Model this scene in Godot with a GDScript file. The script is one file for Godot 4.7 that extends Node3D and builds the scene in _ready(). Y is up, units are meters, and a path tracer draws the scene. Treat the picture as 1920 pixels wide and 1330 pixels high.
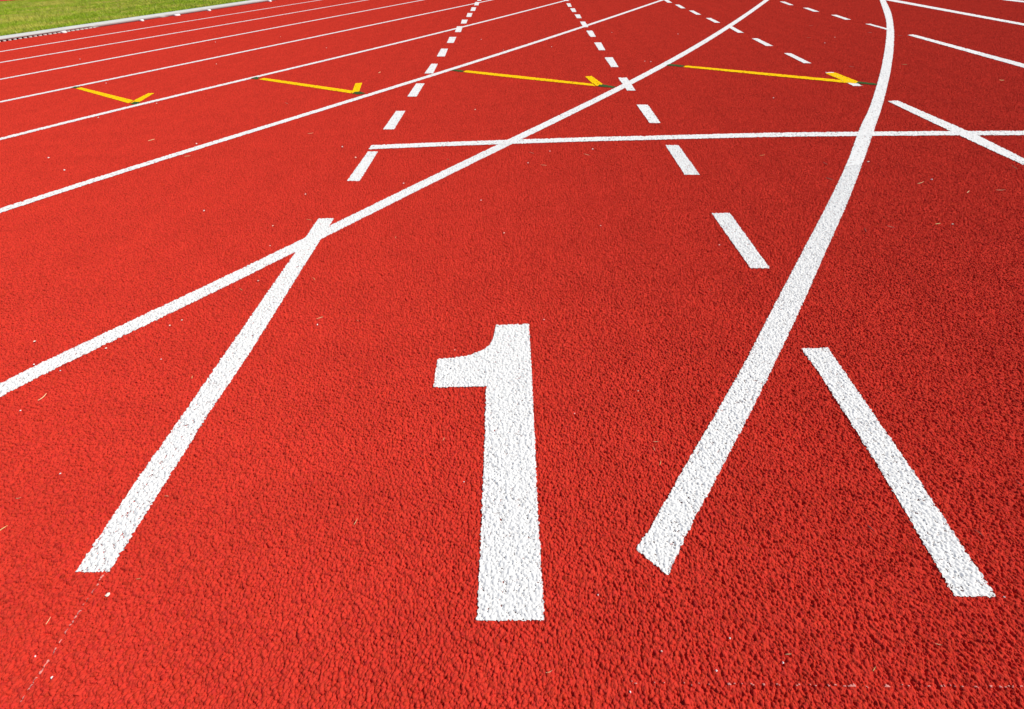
extends Node3D
# A red rubber running track seen from knee height: the eight lanes of the bend cross the straight lanes.
# Pixel positions read off the photograph are cast onto the ground plane (gp) to get positions in metres.

const FOCAL := 815.0      # in photograph pixels (1920 x 1330)
const PITCH := 0.7605
const ROLL := 0.0554
const YAW := 0.0553
const EYE_H := 0.636

const N := 720            # height field of one tile of rubber: N x N vertices, S metres apart
const S := 0.001
const TILE := 0.72
const CELLS := 256        # rubber granules along one side of the tile

var im_x: Vector3
var im_y: Vector3
var im_z: Vector3
var hgt := PackedFloat32Array()
var tint := PackedColorArray()
var top2 := PackedFloat32Array()
var top4 := PackedFloat32Array()
var rng := RandomNumberGenerator.new()
var wobble := FastNoiseLite.new()
var layer := 0
var pit := {}       # height below which a spot counts as a pit that paint may miss
var white: StandardMaterial3D
var yellow: StandardMaterial3D
var green: StandardMaterial3D
var chalk: StandardMaterial3D

# ---------------------------------------------------------------- camera geometry
func turn(v: Vector3) -> Vector3:
	# from (right, up, ahead of the camera) to the scene, where the straight lanes run along -z
	return Vector3(cos(YAW) * v.x - sin(YAW) * v.z, v.y, -(sin(YAW) * v.x + cos(YAW) * v.z))

func set_axes():
	var d := Vector3(0, -cos(PITCH), -sin(PITCH))
	var r := Vector3(1, 0, 0)
	im_x = turn(r * cos(ROLL) + d * sin(ROLL))
	im_y = turn(d * cos(ROLL) - r * sin(ROLL))
	im_z = turn(Vector3(0, -sin(PITCH), cos(PITCH)))

func gp(px: float, py: float) -> Vector2:
	# the point of the ground seen at a pixel of the photograph: (x, z)
	var d := im_x * ((px - 960.0) / FOCAL) + im_y * ((py - 665.0) / FOCAL) + im_z
	var t := EYE_H / -d.y
	return Vector2(d.x * t, d.z * t)

func gps(a: Array) -> PackedVector2Array:
	var o := PackedVector2Array()
	for p in a:
		o.append(gp(p[0], p[1]))
	return o

# ---------------------------------------------------------------- nodes and tags
func tag(o: Node, label: String, category: String, group := ""):
	o.set_meta("label", label)
	o.set_meta("category", category)
	if group != "":
		o.set_meta("group", group)

func structure(o: Node, label := ""):
	o.set_meta("kind", "structure")
	if label != "":
		o.set_meta("label", label)

func part(called: String, mesh: Mesh, mat: Material, parent: Node) -> MeshInstance3D:
	var m := MeshInstance3D.new()
	m.name = called
	m.mesh = mesh
	m.material_override = mat
	parent.add_child(m, true)
	return m

func base(called: String, at: Vector3) -> Node3D:
	var n := Node3D.new()
	n.name = called
	n.position = at
	add_child(n, true)
	return n

func mat(c: Color, rough := 0.8, spec := 0.3) -> StandardMaterial3D:
	var m := StandardMaterial3D.new()
	m.albedo_color = c.linear_to_srgb()
	m.roughness = rough
	m.metallic_specular = spec
	return m

func speckle(lo: float, hi: float, freq: float, seed_: int, size := 512) -> NoiseTexture2D:
	var n := FastNoiseLite.new()
	n.seed = seed_
	n.frequency = freq
	n.fractal_octaves = 4
	var t := NoiseTexture2D.new()
	t.width = size
	t.height = size
	t.seamless = true
	t.noise = n
	var g := Gradient.new()
	g.set_color(0, Color(lo, lo, lo))
	g.set_color(1, Color(hi, hi, hi))
	t.color_ramp = g
	return t

# ---------------------------------------------------------------- the rubber surface
func make_heights():
	hgt.resize(N * N)
	hgt.fill(-0.004)
	tint.resize(N * N)
	var r := RandomNumberGenerator.new()
	r.seed = 77
	var cell := TILE / CELLS
	var reach := int(ceil(1.3 * cell / S))
	for j in CELLS:
		for i in CELLS:
			var cx := (i + r.randf_range(0.06, 0.94)) * cell
			var cz := (j + r.randf_range(0.06, 0.94)) * cell
			var a := r.randf_range(-0.0002, 0.0028)
			if r.randf() < 0.15:
				a -= 0.0020
			var tx := r.randf_range(-0.65, 0.65)
			var tz := r.randf_range(-0.65, 0.65)
			var k := r.randf_range(500.0, 1300.0)
			var flat_top := r.randf_range(0.0002, 0.0009)
			if r.randf() < 0.08:
				k *= 0.6
				flat_top += 0.0004
			# some granules are stretched crumbs
			var ang := r.randf() * PI
			var ex := cos(ang)
			var ez := sin(ang)
			var str := r.randf_range(0.35, 1.0)
			var v := r.randf_range(0.78, 1.14)
			if r.randf() < 0.05:
				v *= 0.8
			var col := Color(v, v * r.randf_range(0.85, 1.15), v * r.randf_range(0.85, 1.15))
			var vi := int(round(cx / S))
			var vj := int(round(cz / S))
			for dj in range(-reach, reach + 1):
				var dz := (vj + dj) * S - cz
				var row := posmod(vj + dj, N) * N
				for di in range(-reach, reach + 1):
					var dx := (vi + di) * S - cx
					var p := dx * ex + dz * ez
					var q := dz * ex - dx * ez
					var d := maxf(0.0, sqrt(p * p * str + q * q) - flat_top)
					var h := a + tx * dx + tz * dz - k * d * d
					var at := row + posmod(vi + di, N)
					if h > hgt[at]:
						hgt[at] = h
						tint[at] = col
	# fine roughness of the crumbs and a slow unevenness of the mat
	for at in N * N:
		hgt[at] = maxf(hgt[at], -0.0036) + r.randfn(0.0, 0.00012)
	top2 = tops(2)
	top4 = tops(4)
	for k in [1, 2, 4]:
		var all: PackedFloat32Array = (hgt if k == 1 else (top2 if k == 2 else top4)).duplicate()
		all.sort()
		pit[k] = all[int(all.size() * 0.13)]

func tops(k: int) -> PackedFloat32Array:
	var n := N / k
	var o := PackedFloat32Array()
	o.resize(n * n)
	for j in n:
		for i in n:
			var m := -1.0
			var s := 0.0
			for dj in range(-k / 2, k / 2 + 1):
				for di in range(-k / 2, k / 2 + 1):
					var h := hgt[posmod(j * k + dj, N) * N + posmod(i * k + di, N)]
					m = maxf(m, h)
					s += h
			o[j * n + i] = lerpf(s / ((k + 1) * (k + 1)), m, 0.75 if k == 2 else 0.55)
	return o

func field(k: int, i: int, j: int) -> float:
	var n := N / k
	var at := posmod(j, n) * n + posmod(i, n)
	return hgt[at] if k == 1 else (top2[at] if k == 2 else top4[at])

func coated(k: int, i: int, j: int) -> float:
	# paint levels the pits and softens the crumbs
	var h := field(k, i, j)
	return maxf(h, 0.0003) * 0.45 + maxf(h, -0.0008) * 0.25 + 0.0011

func tile_mesh() -> ArrayMesh:
	var v := PackedVector3Array()
	var c := PackedColorArray()
	var ix := PackedInt32Array()
	var w := N + 1
	v.resize(w * w)
	c.resize(w * w)
	for j in w:
		var r0 := (j % N) * N
		for i in w:
			var ii := i % N
			var at := j * w + i
			v[at] = Vector3(i * S, hgt[r0 + ii], j * S)
			c[at] = tint[r0 + ii]
	ix.resize(N * N * 6)
	var p := 0
	for j in N:
		for i in N:
			var a := j * w + i
			ix[p] = a
			ix[p + 1] = a + 1
			ix[p + 2] = a + w
			ix[p + 3] = a + 1
			ix[p + 4] = a + w + 1
			ix[p + 5] = a + w
			p += 6
	var arr := []
	arr.resize(Mesh.ARRAY_MAX)
	arr[Mesh.ARRAY_VERTEX] = v
	arr[Mesh.ARRAY_COLOR] = c
	arr[Mesh.ARRAY_INDEX] = ix
	var m := ArrayMesh.new()
	m.add_surface_from_arrays(Mesh.PRIMITIVE_TRIANGLES, arr)
	return m

# ---------------------------------------------------------------- paint: sheets that follow the rubber
class Coat:
	var v := PackedVector3Array()
	var n := PackedVector3Array()
	var ix := PackedInt32Array()

func fill(coat: Coat, poly: PackedVector2Array, k: int, off: float, bare: float, org: Vector3, low := -9.0):
	# lays paint on every grid cell whose centre lies in the polygon; 'bare' = share of pits left uncovered
	var s := S * k
	var rows := {}
	for e in poly.size():
		var a := poly[e]
		var b := poly[(e + 1) % poly.size()]
		if a.y > b.y:
			var sw := a
			a = b
			b = sw
		var j0 := int(ceil(a.y / s - 0.5))
		var j1 := int(ceil(b.y / s - 0.5))
		for j in range(j0, j1):
			var x := a.x + (b.x - a.x) * ((j + 0.5) * s - a.y) / (b.y - a.y)
			if not rows.has(j):
				rows[j] = []
			rows[j].append(x)
	for j in rows:
		var xs: Array = rows[j]
		xs.sort()
		for q in range(0, xs.size() - 1, 2):
			var i0 := int(ceil(float(xs[q]) / s - 0.5))
			var i1 := int(ceil(float(xs[q + 1]) / s - 0.5))
			if i1 <= i0:
				continue
			var first := coat.v.size()
			for i in range(i0, i1 + 1):
				for jj in 2:
					coat.v.append(Vector3(i * s, coated(k, i, j + jj) + off, (j + jj) * s) - org)
					var g := Vector3(coated(k, i - 1, j + jj) - coated(k, i + 1, j + jj), 2.0 * s, coated(k, i, j + jj - 1) - coated(k, i, j + jj + 1))
					coat.n.append(g.normalized())
			for i in i1 - i0:
				var hh := field(k, i0 + i, j) + field(k, i0 + i + 1, j + 1)
				if hh < 2.0 * low or (hh < 2.0 * pit[k] and rng.randf() < bare * 0.85):
					continue
				var a0 := first + i * 2
				coat.ix.append_array(PackedInt32Array([a0, a0 + 2, a0 + 1, a0 + 2, a0 + 3, a0 + 1]))

func commit(coat: Coat) -> ArrayMesh:
	var arr := []
	arr.resize(Mesh.ARRAY_MAX)
	arr[Mesh.ARRAY_VERTEX] = coat.v
	arr[Mesh.ARRAY_NORMAL] = coat.n
	arr[Mesh.ARRAY_INDEX] = coat.ix
	var m := ArrayMesh.new()
	m.add_surface_from_arrays(Mesh.PRIMITIVE_TRIANGLES, arr)
	return m

func level(p: Vector2) -> int:
	var d := p.length()
	return 1 if d < 2.0 else (2 if d < 4.4 else 4)

func rag(p: Vector2, normal: Vector2, amount: float) -> Vector2:
	return p + normal * (rng.randfn(0.0, 0.0007) + 0.0009 * wobble.get_noise_2d(p.x * 1000.0, p.y * 1000.0)) * amount

func finer(a: PackedVector2Array, b: PackedVector2Array, ragged := 1.0) -> Array:
	# both sides of a ribbon, cut finely together and roughened
	var l := PackedVector2Array()
	var r := PackedVector2Array()
	for i in a.size() - 1:
		var span := maxf(a[i].distance_to(a[i + 1]), b[i].distance_to(b[i + 1]))
		var n := maxi(1, int(span / (0.0025 * level((a[i] + b[i]) * 0.5))))
		var na := (a[i + 1] - a[i]).normalized().orthogonal()
		for q in n:
			var t := float(q) / n
			l.append(rag(a[i].lerp(a[i + 1], t), na, ragged))
			r.append(rag(b[i].lerp(b[i + 1], t), na, ragged))
	l.append(a[a.size() - 1])
	r.append(b[b.size() - 1])
	return [l, r]

func ribbon(coat: Coat, a: PackedVector2Array, b: PackedVector2Array, off: float, org: Vector3, bare := 0.5, ragged := 1.0, low := -9.0):
	var f := finer(a, b, ragged)
	var l: PackedVector2Array = f[0]
	var r: PackedVector2Array = f[1]
	var i := 0
	while i < l.size() - 1:
		var k := level((l[i] + r[i]) * 0.5)
		var e := i + 1
		while e < l.size() - 1 and level((l[e] + r[e]) * 0.5) == k and e - i < 400:
			e += 1
		var poly := PackedVector2Array()
		for q in range(i, e + 1):
			poly.append(l[q])
		if e == l.size() - 1:
			poly.append_array(cap(l[e], r[e], k))
		for q in range(e, i - 1, -1):
			poly.append(r[q])
		if i == 0:
			poly.append_array(cap(r[0], l[0], k))
		fill(coat, poly, k, off, bare, org, low)
		i = e

func cap(a: Vector2, b: Vector2, k: int) -> PackedVector2Array:
	var o := PackedVector2Array()
	var n := maxi(2, int(a.distance_to(b) / (0.0025 * k)))
	var nn := (b - a).normalized().orthogonal()
	for q in range(1, n):
		o.append(rag(a.lerp(b, float(q) / n), nn, 1.0))
	return o

func inset(poly: PackedVector2Array, by: float) -> PackedVector2Array:
	var o := Geometry2D.offset_polygon(poly, -by)
	return o[0] if o.size() > 0 else poly

func patch(coat: Coat, poly: PackedVector2Array, off: float, org: Vector3, bare := 0.5):
	var o := PackedVector2Array()
	var k := 2
	for p in poly:
		k = mini(k, level(p))
	for i in poly.size():
		o.append(poly[i])
		o.append_array(cap(poly[i], poly[(i + 1) % poly.size()], k))
	fill(coat, o, k, off, bare, org)

func next_off() -> float:
	layer += 1
	return 0.00035 + 0.000025 * layer

func smooth(pts: PackedVector2Array, n := 8) -> PackedVector2Array:
	var o := PackedVector2Array()
	for i in pts.size() - 1:
		var p0 := pts[maxi(i - 1, 0)]
		var p3 := pts[mini(i + 2, pts.size() - 1)]
		for q in n:
			o.append(pts[i].cubic_interpolate(pts[i + 1], p0, p3, float(q) / n))
	o.append(pts[pts.size() - 1])
	return o

func prolong(pts: PackedVector2Array, metres: float, bend: float) -> PackedVector2Array:
	# carries a line on past its last point, turning by 'bend' radians a metre
	var o := pts.duplicate()
	var n := o.size()
	var d := (o[n - 1] - o[maxi(0, n - 6)]).normalized()
	var p := o[n - 1]
	for q in int(metres / 0.25):
		d = d.rotated(bend * 0.25)
		p += d * 0.25
		o.append(p)
	return o

func sides(mid: PackedVector2Array, width: float) -> Array:
	var l := PackedVector2Array()
	var r := PackedVector2Array()
	for i in mid.size():
		var d := (mid[mini(i + 1, mid.size() - 1)] - mid[maxi(i - 1, 0)]).normalized().orthogonal() * width * 0.5
		l.append(mid[i] + d)
		r.append(mid[i] - d)
	return [l, r]

func poly_line(coef: Array, x0: float, x1: float, step: float) -> PackedVector2Array:
	# a bend line as y(x) in photograph pixels, cast onto the ground
	var o := PackedVector2Array()
	var n := int(ceil((x1 - x0) / step))
	for i in n + 1:
		var x := x0 + (x1 - x0) * i / n
		var y := 0.0
		for c in coef:
			y = y * x / 1000.0 + c
		o.append(gp(x, y))
	return o

func ordinal(n: int) -> String:
	return ["first", "second", "third", "fourth", "fifth", "sixth", "seventh", "eighth"][n - 1]

# ---------------------------------------------------------------- scene
func _ready():
	set_axes()
	rng.seed = 4711
	wobble.seed = 5
	wobble.frequency = 0.06
	var cam := Camera3D.new()
	cam.name = "camera"
	cam.transform = Transform3D(Basis(im_x, -im_y, -im_z), Vector3(0, EYE_H, 0))
	cam.fov = rad_to_deg(2.0 * atan(665.0 / FOCAL))
	cam.near = 0.02
	cam.far = 2000.0
	add_child(cam)
	cam.current = true

	var env := Environment.new()
	var sky_mat := ProceduralSkyMaterial.new()
	sky_mat.sky_top_color = Color(0.32, 0.48, 0.72)
	sky_mat.sky_horizon_color = Color(0.74, 0.80, 0.87)
	sky_mat.sky_curve = 0.12
	sky_mat.ground_bottom_color = Color(0.25, 0.2, 0.15)
	sky_mat.ground_horizon_color = Color(0.5, 0.5, 0.5)
	var sky := Sky.new()
	sky.sky_material = sky_mat
	env.background_mode = Environment.BG_SKY
	env.sky = sky
	env.background_energy_multiplier = 0.5
	env.tonemap_mode = Environment.TONE_MAPPER_LINEAR
	env.tonemap_exposure = 1.09
	env.sdfgi_enabled = true
	env.ssao_enabled = true
	env.ssil_enabled = true
	var we := WorldEnvironment.new()
	we.name = "world_environment"
	we.environment = env
	add_child(we)

	var sun := DirectionalLight3D.new()
	sun.name = "sun"
	sun.light_energy = 1.55
	sun.light_color = Color(1.0, 0.975, 0.935)
	sun.light_angular_distance = 0.5
	sun.shadow_enabled = true
	add_child(sun)
	var az := deg_to_rad(82.0)     # from straight ahead towards the right
	var el := deg_to_rad(48.0)
	var to_sun := Vector3(sin(az) * cos(el), sin(el), -cos(az) * cos(el))
	sun.look_at_from_position(to_sun * 50.0, Vector3.ZERO)

	white = mat(Color(0.80, 0.80, 0.78), 0.9, 0.1)
	white.albedo_texture = speckle(0.92, 1.0, 0.03, 3)
	white.uv1_triplanar = true
	white.uv1_world_triplanar = true
	white.uv1_scale = Vector3(5, 5, 5)
	yellow = mat(Color(0.86, 0.52, 0.006), 0.9, 0.08)
	green = mat(Color(0.045, 0.095, 0.03), 0.9, 0.1)
	chalk = mat(Color(0.64, 0.25, 0.21), 0.9, 0.1)

	build_ground()
	build_kerb()
	build_bend_lines()
	build_straight_lines()
	build_start_line()
	build_number()
	build_arrows()
	build_chalk()
	build_litter()
	build_grass()

func build_ground():
	make_heights()
	var g := PlaneMesh.new()
	g.size = Vector2(900, 900)
	var gm := mat(Color(0.10, 0.11, 0.035), 0.95, 0.1)
	gm.albedo_texture = speckle(0.6, 1.0, 0.01, 9)
	gm.uv1_triplanar = true
	gm.uv1_world_triplanar = true
	gm.uv1_scale = Vector3(0.3, 0.3, 0.3)
	var ground := part("ground", g, gm, self)
	ground.position.y = -0.05
	structure(ground)
	var rubber := mat(Color(0.60, 0.043, 0.026), 0.88, 0.08)
	rubber.vertex_color_use_as_albedo = true
	rubber.albedo_texture = speckle(0.92, 1.0, 0.02, 21)
	rubber.uv1_triplanar = true
	rubber.uv1_world_triplanar = true
	rubber.uv1_scale = Vector3(0.6, 0.6, 0.6)
	var mesh := tile_mesh()
	mesh.surface_set_material(0, rubber)
	var spots := []
	for iz in range(-26, 2):
		for ix in range(-22, 15):
			spots.append(Vector3(ix * TILE, 0, iz * TILE))
	var mm := MultiMesh.new()
	mm.transform_format = MultiMesh.TRANSFORM_3D
	mm.mesh = mesh
	mm.instance_count = spots.size()
	for i in spots.size():
		mm.set_instance_transform(i, Transform3D(Basis(), spots[i]))
	var mi := MultiMeshInstance3D.new()
	mi.name = "running_track"
	mi.multimesh = mm
	add_child(mi)
	structure(mi, "red granular rubber running track surface")

# ---------------------------------------------------------------- kerb and field
func kerb_line() -> PackedVector2Array:
	return poly_line([-2.534, -150.491, 79.356], -160.0, 640.0, 10.0)

func sweep(line: PackedVector2Array, prof: Array, low_left := 0.0) -> ArrayMesh:
	# profile points (towards the field, height) swept along the kerb
	var st := SurfaceTool.new()
	st.begin(Mesh.PRIMITIVE_TRIANGLES)
	var rings := []
	for i in line.size():
		var d := (line[mini(i + 1, line.size() - 1)] - line[maxi(i - 1, 0)]).normalized()
		var out := Vector2(d.y, -d.x)
		if out.x > 0.0:
			out = -out
		var ring := []
		for p in prof:
			var w: Vector2 = line[i] + out * p.x
			ring.append(Vector3(w.x, p.y, w.y))
		rings.append(ring)
	var m := prof.size()
	for i in rings.size() - 1:
		for q in m:
			var a: Vector3 = rings[i][q]
			var b: Vector3 = rings[i][(q + 1) % m]
			var c: Vector3 = rings[i + 1][q]
			var e: Vector3 = rings[i + 1][(q + 1) % m]
			for t in [a, b, c, b, e, c]:
				st.add_vertex(t)
	for end in [0, rings.size() - 1]:
		for q in range(1, m - 1):
			for t in [rings[end][0], rings[end][q], rings[end][q + 1]]:
				st.add_vertex(t)
	st.generate_normals()
	return st.commit()

func block(at: Vector2, along: Vector2, out: Vector2, w: float, d0: float, d1: float, h0: float, h1: float, bev: float, st: SurfaceTool):
	# a small block with its front top edge bevelled; d0..d1 towards the field
	var prof := [Vector2(d0, h0), Vector2(d0, h1 - bev), Vector2(d0 + bev, h1), Vector2(d1, h1), Vector2(d1, h0)]
	var l := []
	var r := []
	for p in prof:
		var a: Vector2 = at + out * p.x - along * w * 0.5
		var b: Vector2 = at + out * p.x + along * w * 0.5
		l.append(Vector3(a.x, p.y, a.y))
		r.append(Vector3(b.x, p.y, b.y))
	for q in 5:
		var n := (q + 1) % 5
		for t in [l[q], l[n], r[q], l[n], r[n], r[q]]:
			st.add_vertex(t)
	for q in range(1, 4):
		for t in [l[0], l[q + 1], l[q], r[0], r[q], r[q + 1]]:
			st.add_vertex(t)

func build_kerb():
	var line := kerb_line()
	var o := gp(200, 49.2)
	var root := base("track_kerb", Vector3.ZERO)
	tag(root, "low white metal kerb rail running between the red track and the grass", "kerb")
	var metal := mat(Color(0.54, 0.56, 0.54), 0.5, 0.4)
	metal.albedo_texture = speckle(0.9, 1.0, 0.01, 13)
	metal.uv1_triplanar = true
	metal.uv1_world_triplanar = true
	var black := mat(Color(0.012, 0.012, 0.014), 0.7, 0.3)
	var foot_paint := mat(Color(0.78, 0.78, 0.77), 0.6, 0.3)
	var cut := 48      # the joint between two lengths of rail
	var y0 := 0.016
	var prof := [Vector2(0.0, y0), Vector2(0.0, 0.033), Vector2(0.003, 0.036), Vector2(0.006, 0.036), Vector2(0.013, 0.049), Vector2(0.019, 0.052), Vector2(0.052, 0.052), Vector2(0.056, 0.048), Vector2(0.056, y0)]
	part("rail", sweep(line.slice(0, 35), prof), metal, root)
	# farther on the rail reaches down to the rubber
	prof[0].y = 0.003
	prof[8].y = 0.003
	part("rail", sweep(line.slice(34, cut), prof), metal, root)
	part("rail", sweep(line.slice(cut - 1, line.size()), prof), metal, root)
	part("drain_channel", sweep(line.slice(0, 34), [Vector2(0.012, -0.01), Vector2(0.012, 0.0155), Vector2(0.05, 0.0155), Vector2(0.05, -0.01)]), black, root)
	part("rubber_edging", sweep(line, [Vector2(0.0575, -0.01), Vector2(0.0575, 0.030), Vector2(0.10, 0.030), Vector2(0.10, -0.01)]), mat(Color(0.42, 0.10, 0.04), 0.8, 0.2), root)
	# small fins that carry the rail
	var st := SurfaceTool.new()
	st.begin(Mesh.PRIMITIVE_TRIANGLES)
	var travelled := 0.0
	for i in 34:
		var d := (line[i + 1] - line[i])
		var len := d.length()
		d /= len
		var out := Vector2(d.y, -d.x)
		if out.x > 0.0:
			out = -out
		while travelled < len:
			# towards the far end the rail sits closer to the rubber and the fins close up
			var share := clampf(remap(float(i), 14.0, 34.0, 0.5, 0.9), 0.5, 0.9)
			block(line[i] + d * travelled, d, out, 0.056 * share, 0.002, 0.012, -0.003, 0.0155, 0.002, st)
			travelled += 0.056
		travelled -= len
	st.generate_normals()
	var fins := part("support_fins", st.commit(), metal, root)
	fins.set_meta("kind", "stuff")
	for f in [[118, 0.052], [264, 0.042], [330, 0.085], [390, 0.046], [504, 0.05]]:
		var x := float(f[0]) / 1000.0
		var a := gp(f[0], (-2.534 * x - 150.491) * x + 79.356 + 0.6)
		var b := gp(f[0] + 5.0, (-2.534 * (x + 0.005) - 150.491) * (x + 0.005) + 79.356 + 0.6)
		var d := (b - a).normalized()
		var out := Vector2(d.y, -d.x)
		if out.x > 0.0:
			out = -out
		var s2 := SurfaceTool.new()
		s2.begin(Mesh.PRIMITIVE_TRIANGLES)
		block(a, d, out, f[1], -0.045, -0.001, -0.002, 0.023, 0.008, s2)
		s2.generate_normals()
		part("foot", s2.commit(), foot_paint, root)

func build_grass():
	var line := kerb_line()
	line = prolong(line, 6.0, 0.0)
	var back := PackedVector2Array()
	var outs := PackedVector2Array()
	for i in line.size():
		var d := (line[mini(i + 1, line.size() - 1)] - line[maxi(i - 1, 0)]).normalized()
		var out := Vector2(d.y, -d.x)
		if out.x > 0.0:
			out = -out
		outs.append(out)
	var soil := mat(Color(0.10, 0.095, 0.035), 0.95, 0.1)
	soil.albedo_texture = speckle(0.55, 1.0, 0.02, 33)
	soil.uv1_triplanar = true
	soil.uv1_world_triplanar = true
	var st := SurfaceTool.new()
	st.begin(Mesh.PRIMITIVE_TRIANGLES)
	for i in line.size() - 1:
		var a := line[i] + outs[i] * 0.095
		var b := line[i + 1] + outs[i + 1] * 0.095
		var c := line[i] + outs[i] * 30.0
		var e := line[i + 1] + outs[i + 1] * 30.0
		for t in [a, c, b, c, e, b]:
			st.add_vertex(Vector3(t.x, 0.012, t.y))
	st.generate_normals()
	var soil_o := part("field", st.commit(), soil, self)
	structure(soil_o, "earth of the infield under the grass")
	# a strip of red runway beyond the grass
	var p0 := gp(-60, 10.5)
	var p1 := gp(60, 3.0)
	var dir := (p1 - p0).normalized()
	var off := Vector2(dir.y, -dir.x)
	if off.x > 0.0:
		off = -off
	var s2 := SurfaceTool.new()
	s2.begin(Mesh.PRIMITIVE_TRIANGLES)
	var q0 := p0 - dir * 6.0
	var q1 := p1 + dir * 8.0
	for t in [q0, q0 + off * 5.0, q1, q0 + off * 5.0, q1 + off * 5.0, q1]:
		s2.add_vertex(Vector3(t.x, 0.045, t.y))
	s2.generate_normals()
	var run := part("runway", s2.commit(), mat(Color(0.5, 0.045, 0.03), 0.8, 0.2), self)
	structure(run, "narrow red runway across the infield grass")
	# tufts of grass
	var r := RandomNumberGenerator.new()
	r.seed = 99
	var tuft := SurfaceTool.new()
	tuft.begin(Mesh.PRIMITIVE_TRIANGLES)
	for b in 8:
		var a := r.randf() * TAU
		var foot := Vector3(r.randf_range(-0.022, 0.022), 0, r.randf_range(-0.022, 0.022))
		var lean := Vector3(cos(a), 0, sin(a)) * r.randf_range(0.006, 0.03)
		var h := r.randf_range(0.024, 0.05)
		var w := Vector3(-sin(a), 0, cos(a)) * r.randf_range(0.0016, 0.003)
		var m := foot + lean * 0.4 + Vector3(0, h * 0.62, 0)
		var t := foot + lean + Vector3(0, h, 0)
		for v in [foot - w, foot + w, m - w * 0.8, foot + w, m + w * 0.8, m - w * 0.8, m - w * 0.8, m + w * 0.8, t]:
			tuft.add_vertex(v)
	tuft.generate_normals()
	var blade := tuft.commit()
	var gm := mat(Color(1, 1, 1), 0.6, 0.3)
	gm.vertex_color_use_as_albedo = true
	gm.backlight = Color(0.5, 0.5, 0.5)
	blade.surface_set_material(0, gm)
	var patchy := FastNoiseLite.new()
	patchy.seed = 8
	patchy.frequency = 0.9
	patchy.fractal_octaves = 3
	var xf := []
	var cols := []
	for n in 210000:
		var t := r.randf() * (line.size() - 1)
		var i := int(t)
		var e := pow(r.randf(), 1.4) * 9.0
		var p := line[i].lerp(line[i + 1], t - i) + outs[i] * (0.10 + e)
		var rel := (p - p0).dot(off)
		if rel > 0.0 and rel < 5.0:
			continue
		var sc := r.randf_range(0.7, 1.25) * (1.25 if e < 0.25 else 1.0)
		var bs := Basis(Vector3.UP, r.randf() * TAU).scaled(Vector3(sc, sc * r.randf_range(0.7, 1.2), sc))
		xf.append(Transform3D(bs, Vector3(p.x, 0.011, p.y)))
		var dry := clampf(patchy.get_noise_2d(p.x, p.y) * 1.3 + 0.42 - 0.5 * exp(-e * 1.5) + r.randfn(0.0, 0.22), 0.0, 1.0)
		var c := Color(0.33, 0.47, 0.018).lerp(Color(0.58, 0.54, 0.09), dry)
		if r.randf() < 0.05:
			c = Color(0.5, 0.42, 0.17)
		var k := r.randf_range(0.8, 1.2)
		cols.append(Color(c.r * k, c.g * k, c.b * k))
	var mm := MultiMesh.new()
	mm.transform_format = MultiMesh.TRANSFORM_3D
	mm.use_colors = true
	mm.mesh = blade
	mm.instance_count = xf.size()
	for i in xf.size():
		mm.set_instance_transform(i, xf[i])
		mm.set_instance_color(i, cols[i])
	var mi := MultiMeshInstance3D.new()
	mi.name = "grass"
	mi.multimesh = mm
	add_child(mi)
	mi.set_meta("kind", "stuff")
	tag(mi, "short patchy yellow green grass of the infield behind the kerb", "grass")

# ---------------------------------------------------------------- painted lines
func line_thing(called: String, coat: Coat, m: Material, org: Vector3) -> MeshInstance3D:
	var o := part(called, commit(coat), m, self)
	o.position = org
	return o

func build_bend_lines():
	# the outermost line, whose near end stands beside the number
	var l := gps([[1192.3, 1031], [1228.6, 974.7], [1282, 880], [1350, 762.6], [1397.3, 679], [1447, 583], [1502, 477.5], [1551.5, 383], [1587.5, 307.5], [1613, 239.5], [1630.5, 202], [1645, 157], [1653.7, 122.5], [1660.5, 82.5], [1662.5, 55], [1660, 32.5], [1649.5, 0]])
	var r := gps([[1251.6, 1080.8], [1279.7, 1018], [1341, 900.6], [1412.6, 762.6], [1453.7, 679], [1501, 578.5], [1544, 481.5], [1589, 380], [1618.7, 302.5], [1640.5, 239.5], [1654, 199], [1667.5, 145], [1671.8, 120], [1675, 95], [1676, 57.5], [1671, 25], [1660, 0]])
	l = prolong(smooth(l, 10), 3.0, -0.022)
	r = prolong(smooth(r, 10), 3.0, -0.022)
	var c := Coat.new()
	var org := Vector3(l[0].x, 0, l[0].y)
	ribbon(c, l, r, next_off(), org)
	var o := line_thing("bend_line", c, white, org)
	tag(o, "curved white line whose cut end stands beside the number 1", "lane line", "curved bend lane lines")
	var coef := [
		[-178.728, 551.972, -601.02, 264.156, -524.22, 733.718],
		[-25.808, 42.132, -331.667, 396.728],
		[-27.922, 39.982, -256.836, 262.008],
		[-2.092, -206.132, 192.112],
		[0.106, -188.228, 149.557],
		[-5.192, -167.265, 117.955],
		[4.014, -164.121, 97.51]]
	var ends := [1443.0, 1240.0, 1062.0, 925.0, 796.0, 692.0, 606.0]
	for i in 7:
		var mid := poly_line(coef[i], 0.0, ends[i], 12.0)
		mid.reverse()
		mid = prolong(mid, 1.2, 0.02)
		mid.reverse()
		mid = prolong(mid, 3.0, -0.024)
		var s := sides(mid, 0.05)
		var k := Coat.new()
		var at := Vector3(mid[mid.size() / 2].x, 0, mid[mid.size() / 2].y)
		ribbon(k, s[0], s[1], next_off(), at)
		var b := line_thing("bend_line", k, white, at)
		var lab := "curved white lane line, %s one out from the white kerb rail" % ordinal(7 - i)
		if i == 0:
			lab = "curved white lane line crossing the solid straight line beside the number 1"
		tag(b, lab, "lane line", "curved bend lane lines")

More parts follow.
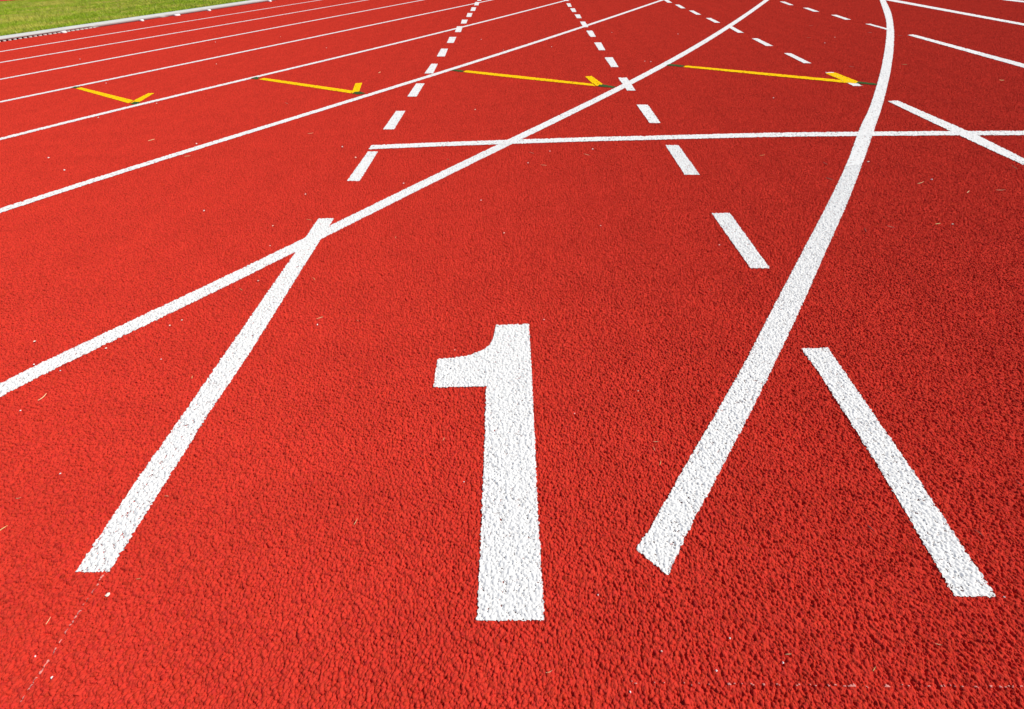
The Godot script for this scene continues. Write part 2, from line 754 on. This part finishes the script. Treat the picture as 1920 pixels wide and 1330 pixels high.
func stretch(root: Node3D, called: String, d: Array, off: float, along: Vector2 = Vector2.ZERO):
	# d = [y top, x left, x right, y bottom, x left, x right] in photograph pixels
	var a := gps([[d[4], d[3]], [d[1], d[0]]])
	var b := gps([[d[5], d[3]], [d[2], d[0]]])
	var c := Coat.new()
	ribbon(c, a, b, off, root.position)
	part(called, commit(c), white, root)

func build_straight_lines():
	var dashes := [
		[[285.5, 690, 708.8, 340.5, 650.5, 674.5], [209.2, 742.5, 760, 243.7, 718.7, 739.2], [157.5, 780.5, 796, 182, 764, 781.2], [120.5, 808.7, 821, 138.7, 796, 812], [92, 827.2, 840, 106.7, 819, 834], [70, 843, 855.5, 81.2, 838, 850.5], [50, 857, 868, 60.7, 853, 864], [37.5, 866.5, 877, 44.7, 864, 874], [25, 877, 886, 32.2, 874.2, 883.4], [14.2, 884.5, 892.8, 21, 881.8, 890.5], [4.2, 891, 899, 10.5, 889, 897], [-3.0, 897, 904, 2, 894.6, 902]],
		[[401, 1334, 1368, 504.5, 1406.8, 1442.9], [273.2, 1247.5, 1271.7, 329.2, 1284, 1312], [197.5, 1193.7, 1214.5, 232, 1218, 1238.5], [146.7, 1159, 1175.5, 170.7, 1175.7, 1191.5], [108.5, 1133.5, 1148.7, 126.7, 1146, 1159.7], [80.5, 1114, 1127, 95, 1123, 1135], [58.2, 1099, 1110.7, 69.7, 1107, 1117.3], [41.2, 1087.3, 1097.2, 51.5, 1094, 1103], [27.7, 1077.5, 1087, 34.7, 1081.7, 1090.7], [16.2, 1069, 1077.7, 23, 1073, 1080.7], [6.7, 1062, 1069.4, 13.2, 1065.5, 1072], [-2.5, 1054.5, 1062, 2.2, 1058.5, 1066.5]],
		[[0.0, 1244, 1252, 5.6, 1252, 1260.5], [9.2, 1265.5, 1273.7, 16.2, 1277, 1285.4], [20.4, 1291.5, 1300, 28.2, 1306, 1315], [34.4, 1323.4, 1332.7, 43.3, 1340.5, 1350.7], [49.6, 1362, 1372, 62.2, 1383.7, 1394.5], [72.8, 1409.5, 1420.5, 87, 1436.5, 1449.4], [100.7, 1470, 1482.5, 119.6, 1507.5, 1521.2], [136.5, 1547, 1562, 162.4, 1600, 1617]],
		[[3.5, 1462, 1471, 10.2, 1480, 1488.5], [15.2, 1505.5, 1515, 22.6, 1526, 1536.5], [28.6, 1558, 1569, 37.6, 1585, 1595.5], [45.4, 1622, 1632, 56.5, 1662, 1672]]]
	var solids := [
		[[[597.7, 411], [550.5, 480], [412, 680], [343, 780], [259, 901], [143, 1074]], [[626.7, 410.5], [583, 480], [471, 660], [390.5, 780], [315.5, 900], [207, 1073]]],
		[[[1500.7, 655], [1529, 692], [1649, 881], [1789, 1120.5]], [[1551.4, 654], [1583, 700], [1708, 881], [1865, 1120.3]]],
		[[[1664, 191], [1820, 265.5], [1926, 314.5]], [[1682.5, 189.8], [1830, 254], [1926, 302]]],
		[[[1701.5, 66.6], [1926, 130]], [[1712.5, 65.4], [1926, 122.5]]],
		[[[1644, -2.5], [1664, 1.6], [1926, 50]], [[1654, -4], [1677, 0], [1926, 46]]],
		[[[1870, -1.2], [1884, 1.2], [1930, 6.4]], [[1870, -3.6], [1886, -1.6], [1930, 3.4]]]]
	var labels := [
		"straight white lane line, solid then dashed, beside the flag of the number 1",
		"straight white lane line, dashed then solid, running past the stem side of the number 1",
		"straight white lane line whose last dash lies under a yellow arrow head",
		"straight white lane line with four thin dashes meeting the outermost curved line",
		"thin unbroken straight white line starting at the far end of the outermost curved line",
		"short piece of straight white line farthest out from the kerb and grass"]
	for n in 6:
		var mid: Array = solids[n][0]
		var at := gp(mid[0][0], mid[0][1])
		var root := base("straight_line", Vector3(at.x, 0, at.y))
		tag(root, labels[n], "lane line", "straight lane lines")
		var off := next_off()
		var lo: Array = solids[n][0]
		var hi: Array = solids[n][1]
		if lo.size() != hi.size():
			print("uneven sides ", n)
		var a := gps(lo)
		var b := gps(hi)
		if n == 2 or n == 3 or n == 4 or n == 5:
			a = prolong(a, 5.0, 0.0)
			b = prolong(b, 5.0, 0.0)
		var c := Coat.new()
		ribbon(c, a, b, off, root.position)
		part("solid_stretch", commit(c), white, root)
		if n < 4:
			for d in dashes[n]:
				stretch(root, "dash", d, off)

func build_start_line():
	var mid := smooth(gps([[694, 277.4], [800, 273.0], [905, 269.1], [1000, 265.9], [1105, 262.6], [1210, 260.0], [1385, 255.6], [1515, 253.4], [1700, 251.8], [1902, 250.8], [1960, 250.6]]), 6)
	mid = prolong(mid, 3.5, 0.0)
	var s := sides(mid, 0.052)
	var c := Coat.new()
	var org := Vector3(mid[0].x, 0, mid[0].y)
	ribbon(c, s[0], s[1], next_off(), org, 0.7, 1.3)
	var o := line_thing("start_line", c, white, org)
	tag(o, "thin white line running square across the straight lanes beyond the number 1", "start line")

func build_number():
	var p := gps([[930, 611.5], [991.8, 609], [997, 694], [1000, 766], [1007, 925], [1014, 1046], [1021, 1164.5], [895, 1165.5], [900.5, 1040], [908, 860], [911.6, 734], [913, 726], [812.8, 728], [820.6, 675], [845, 673.6], [861.6, 671], [880, 667.5], [896, 662], [908, 656.5], [915.5, 651], [922, 642], [926, 632]])
	var c := Coat.new()
	var org := Vector3(p[6].x, 0, p[6].y)
	patch(c, p, next_off(), org, 0.35)
	var o := line_thing("lane_number", c, white, org)
	tag(o, "large white painted number 1 with a short flag", "number")

func build_arrows():
	var data := [
		{
			"label": "yellow arrow in the lane between third and fourth lines from the kerb",
			"shaft": [[141, 167], [153, 164.5], [252, 189], [241, 195.2]],
			"barb": [[251, 189], [277.5, 175.5], [291, 175.3], [262.5, 192.5], [243, 195]],
			"tips": [[[132.5, 166.2], [140, 163], [151, 162.4], [143, 166.5]], [[243, 195.6], [252, 191.8], [264.5, 191.8], [260, 195.4], [251, 197.2]]]},
		{
			"label": "yellow arrow in the lane next to the third lane line's outer neighbour",
			"shaft": [[483.5, 150], [495.5, 146.8], [664, 171], [659, 176.6]],
			"barb": [[659.5, 173], [665.5, 157], [680.5, 156], [674.6, 173.5], [659, 176.4]],
			"tips": [[[468.5, 148.2], [481, 144.6], [488, 146.6], [483, 150]], [[659, 176.8], [665, 173], [676, 172.6], [687, 176], [672, 178.4]]]},
		{
			"label": "long yellow arrow pointing at the dashed straight line on the stem side of the 1",
			"shaft": [[867, 136.3], [874, 132.6], [960, 141.5], [1112, 158.2], [1119, 163], [1105, 162], [960, 147]],
			"barb": [[1095.5, 144.5], [1110, 143], [1132.5, 159.5], [1118.5, 163], [1109, 157]],
			"tips": [[[844, 133], [854, 131], [872, 133.4], [866.5, 136.5]], [[1119, 163], [1122, 160], [1132, 159.3], [1156, 163.6], [1150, 166.4]]]},
		{
			"label": "long yellow arrow whose head covers a white dash beside the outermost curved line",
			"shaft": [[1280.5, 127], [1285, 123.6], [1440, 138], [1578, 151], [1594, 157.5], [1575, 156], [1440, 143]],
			"barb": [[1546, 139], [1552, 137.4], [1567, 137.2], [1611, 154.5], [1604, 158.5], [1588, 156.2]],
			"tips": [[[1248, 123.6], [1255, 120.6], [1284.5, 123.8], [1280.5, 127.2]], [[1603, 157.6], [1608, 153.8], [1647, 158.2], [1643, 161]]]}]
	data[0].label = "short yellow arrow with a wide head in the fifth lane out from the kerb"
	data[1].label = "yellow arrow with an upright head in the sixth lane out from the kerb"
	data[2].label = "long yellow arrow in the seventh lane out, head beside a dash crossing"
	for d in data:
		var at := gp(d.shaft[0][0], d.shaft[0][1])
		var root := base("arrow_marking", Vector3(at.x, 0, at.y))
		tag(root, d.label, "arrow", "yellow arrows across the bend lanes")
		var o1 := next_off()
		var o2 := next_off()
		var o3 := next_off()
		var c := Coat.new()
		patch(c, inset(gps(d.shaft), 0.004), o1, root.position, 1.0)
		part("shaft", commit(c), yellow, root)
		c = Coat.new()
		patch(c, inset(gps(d.barb), 0.004), o2, root.position, 1.0)
		part("barb", commit(c), yellow, root)
		for t in d.tips:
			c = Coat.new()
			patch(c, inset(gps(t), 0.003), o3, root.position, 1.3)
			var m := part("tip", commit(c), green, root)
			m.set_meta("label", "dark green painted end of the arrow")

func build_chalk():
	var a := smooth(gps([[197, 1077], [168, 1122], [129, 1181], [97, 1233], [65, 1280], [40, 1318]]), 4)
	var s := sides(a, 0.0015)
	var c := Coat.new()
	var org := Vector3(a[0].x, 0, a[0].y)
	ribbon(c, s[0], s[1], next_off() - 0.0010, org, 1.0, 0.8, 0.0010)
	var o := line_thing("chalk_line", c, chalk, org)
	tag(o, "faint broken chalk line continuing from the cut end of the solid line", "chalk line", "faint chalk lines")
	var b := smooth(gps([[1165, 1280], [1260, 1282.5], [1400, 1284.5], [1560, 1286.5], [1720, 1287.5], [1930, 1289]]), 4)
	s = sides(b, 0.0015)
	c = Coat.new()
	org = Vector3(b[0].x, 0, b[0].y)
	ribbon(c, s[0], s[1], next_off() - 0.0010, org, 1.0, 0.8, 0.0022)
	o = line_thing("chalk_line", c, chalk, org)
	tag(o, "faint broken chalk line on bare rubber below both cut line ends", "chalk line", "faint chalk lines")

# ---------------------------------------------------------------- litter on the rubber
func surface_at(p: Vector2) -> float:
	var i := int(floor(p.x / (S * 4.0)))
	var j := int(floor(p.y / (S * 4.0)))
	return maxf(field(4, i, j), field(4, i + 1, j + 1))

func clipping_mesh(r: RandomNumberGenerator) -> ArrayMesh:
	# a bent dry blade of unit length, with a three-sided section
	var st := SurfaceTool.new()
	st.begin(Mesh.PRIMITIVE_TRIANGLES)
	st.set_smooth_group(-1)
	var bend := r.randf_range(-0.5, 0.5)
	var lift := r.randf_range(0.0, 0.12)
	var n := 6
	var rings := []
	for i in n + 1:
		var t := float(i) / n
		var w := 0.032 * (1.0 - pow(absf(t * 2.0 - 0.8) / 1.2, 2.0)) + 0.006
		var c := Vector3(t - 0.5, 0.03 + lift * t * t, bend * (t - 0.5) * (t - 0.5))
		rings.append([c + Vector3(0, -0.02, -w), c + Vector3(0, 0.02, 0), c + Vector3(0, -0.02, w)])
	for i in n:
		for q in 3:
			var e := (q + 1) % 3
			for v in [rings[i][q], rings[i + 1][q], rings[i][e], rings[i][e], rings[i + 1][q], rings[i + 1][e]]:
				st.add_vertex(v)
	st.generate_normals()
	return st.commit()

func chip_mesh(r: RandomNumberGenerator) -> ArrayMesh:
	# an irregular crumb of unit size
	var st := SurfaceTool.new()
	st.begin(Mesh.PRIMITIVE_TRIANGLES)
	st.set_smooth_group(-1)
	var ring := []
	for q in 7:
		var a := TAU * q / 7.0
		ring.append(Vector3(cos(a) * r.randf_range(0.35, 0.6), r.randf_range(0.1, 0.3), sin(a) * r.randf_range(0.3, 0.55)))
	var up := Vector3(r.randf_range(-0.15, 0.15), r.randf_range(0.45, 0.65), r.randf_range(-0.15, 0.15))
	var down := Vector3(0, -0.05, 0)
	for q in 7:
		var e := (q + 1) % 7
		for v in [ring[q], ring[e], up, ring[e], ring[q], down]:
			st.add_vertex(v)
	st.generate_normals()
	return st.commit()

func near_what(p: Vector2) -> String:
	var best := ""
	var least := 1e9
	for m in [["beside the number 1", 950, 880], ["beside the cut end of the long solid line", 200, 1040], ["beside the solid line that the curved line cuts", 400, 700], ["where the curved line cuts the straight line", 600, 430], ["by the open end of the thin cross line", 700, 280], ["by the thin cross line amid the lanes", 1200, 262], ["where thin cross line and outermost curve meet", 1630, 250], ["by the cut end of the outermost curve", 1230, 1040], ["by the outermost curved line's middle", 1450, 600], ["by the lone solid bar outside the outermost curve", 1680, 880], ["by the cut end of the lone solid bar", 1830, 1150], ["by the faint chalk line across the bare rubber", 1450, 1270], ["by the faint slanting chalk line", 110, 1210], ["near the short wide headed yellow arrow", 200, 180], ["near the yellow arrow with the upright head", 570, 162], ["near the yellow arrow beside the dash crossing", 1000, 148], ["near the yellow arrow that covers a dash", 1450, 143], ["by the straight line crossing the thin cross line", 1800, 255], ["near the kerb rail", 200, 90], ["amid the far dashes", 1100, 60], ["by the far end of the outermost curve", 1660, 60], ["on the open lane beside the long curved line", 200, 560], ["on the open lane under the third curved line", 250, 330], ["on bare rubber beyond the number 1", 1050, 420], ["on bare rubber outside the outermost curve", 1800, 450]]:
		var d := gp(m[1], m[2]).distance_to(p) / (0.4 + p.length())
		if d < least:
			least = d
			best = m[0]
	return best

func build_litter():
	var r := RandomNumberGenerator.new()
	r.seed = 31
	var clips := [[582, 252], [579, 413], [742, 446], [840, 300], [1019, 311], [1100, 292], [997, 288], [1429, 293], [1547, 308], [1555, 337], [1726, 345], [1875, 359], [1902, 316], [1622, 433], [1670, 427], [1756, 422], [1815, 361], [284, 264], [352, 294], [83, 747], [361, 710], [452, 544], [589, 524], [600, 598], [262, 1087], [36, 936], [4, 995], [93, 1165], [314, 932], [1630, 991], [1758, 1210], [1638, 1255], [1553, 1108], [1833, 1000], [1476, 1228], [1519, 633], [1230, 830], [1226, 843], [1238, 869], [1516, 72], [1687, 68], [1596, 126], [1631, 62], [1520, 49], [1695, 122], [1877, 152], [712, 137], [538, 195], [832, 826], [672, 604], [1909, 908], [668, 980], [1030, 1262], [1330, 545]]
	var chips := [[512, 425], [642, 277], [573, 366], [507, 462], [667, 297], [757, 345], [902, 377], [945, 439], [990, 307], [1031, 285], [1111, 281], [1126, 425], [1627, 305], [1746, 339], [1785, 422], [122, 321], [92, 297], [369, 271], [383, 397], [66, 642], [319, 612], [303, 675], [115, 697], [65, 685], [342, 602], [200, 655], [40, 772], [596, 611], [485, 528], [115, 890], [205, 1117], [69, 1232], [100, 1272], [1467, 1244], [1181, 1299], [1121, 1117], [1368, 1198], [1240, 1223], [1342, 1259], [1880, 1121], [1348, 461], [1546, 82], [1450, 185], [1565, 71], [1220, 117], [1209, 116], [1147, 62], [1271, 65], [1034, 89], [612, 91], [902, 75], [891, 207], [944, 95], [526, 70], [150, 112], [404, 80], [406, 121], [199, 157], [294, 195], [185, 222], [1020, 601], [1077, 777], [853, 658], [1196, 735], [870, 905]]
	var straw := [mat(Color(0.74, 0.58, 0.30), 0.7, 0.3), mat(Color(0.80, 0.66, 0.36), 0.7, 0.3), mat(Color(0.66, 0.60, 0.24), 0.7, 0.3)]
	var pale := [mat(Color(0.78, 0.75, 0.72), 0.8, 0.2), mat(Color(0.80, 0.70, 0.58), 0.8, 0.2)]
	var cm := []
	var pm := []
	for i in 6:
		cm.append(clipping_mesh(r))
		pm.append(chip_mesh(r))
	for c in clips:
		var p := gp(c[0], c[1])
		var dist := Vector2(p.length(), EYE_H).length()
		var len := clampf(dist * r.randf_range(7.0, 12.0) / FOCAL, 0.008, 0.030)
		var o := part("grass_clipping", cm[r.randi() % 6], straw[r.randi() % 3], self)
		o.position = Vector3(p.x, surface_at(p) + 0.0003, p.y)
		o.rotation.y = r.randf() * TAU
		o.scale = Vector3.ONE * len
		tag(o, "dry straw coloured grass clipping " + near_what(p), "grass clipping", "grass clippings scattered on the track")
	for c in chips:
		var p := gp(c[0], c[1])
		var dist := Vector2(p.length(), EYE_H).length()
		var size := clampf(dist * r.randf_range(2.2, 3.4) / FOCAL, 0.0022, 0.009)
		if c[0] == 205:
			size = 0.0058
		var o := part("paint_chip", pm[r.randi() % 6], pale[0 if r.randf() < 0.7 else 1], self)
		o.position = Vector3(p.x, surface_at(p) - 0.0002, p.y)
		o.rotation.y = r.randf() * TAU
		o.scale = Vector3.ONE * size
		tag(o, ("tiny pale crumb " if c[0] != 205 else "largest white crumb, ") + near_what(p), "crumb", "pale crumbs scattered on the track")
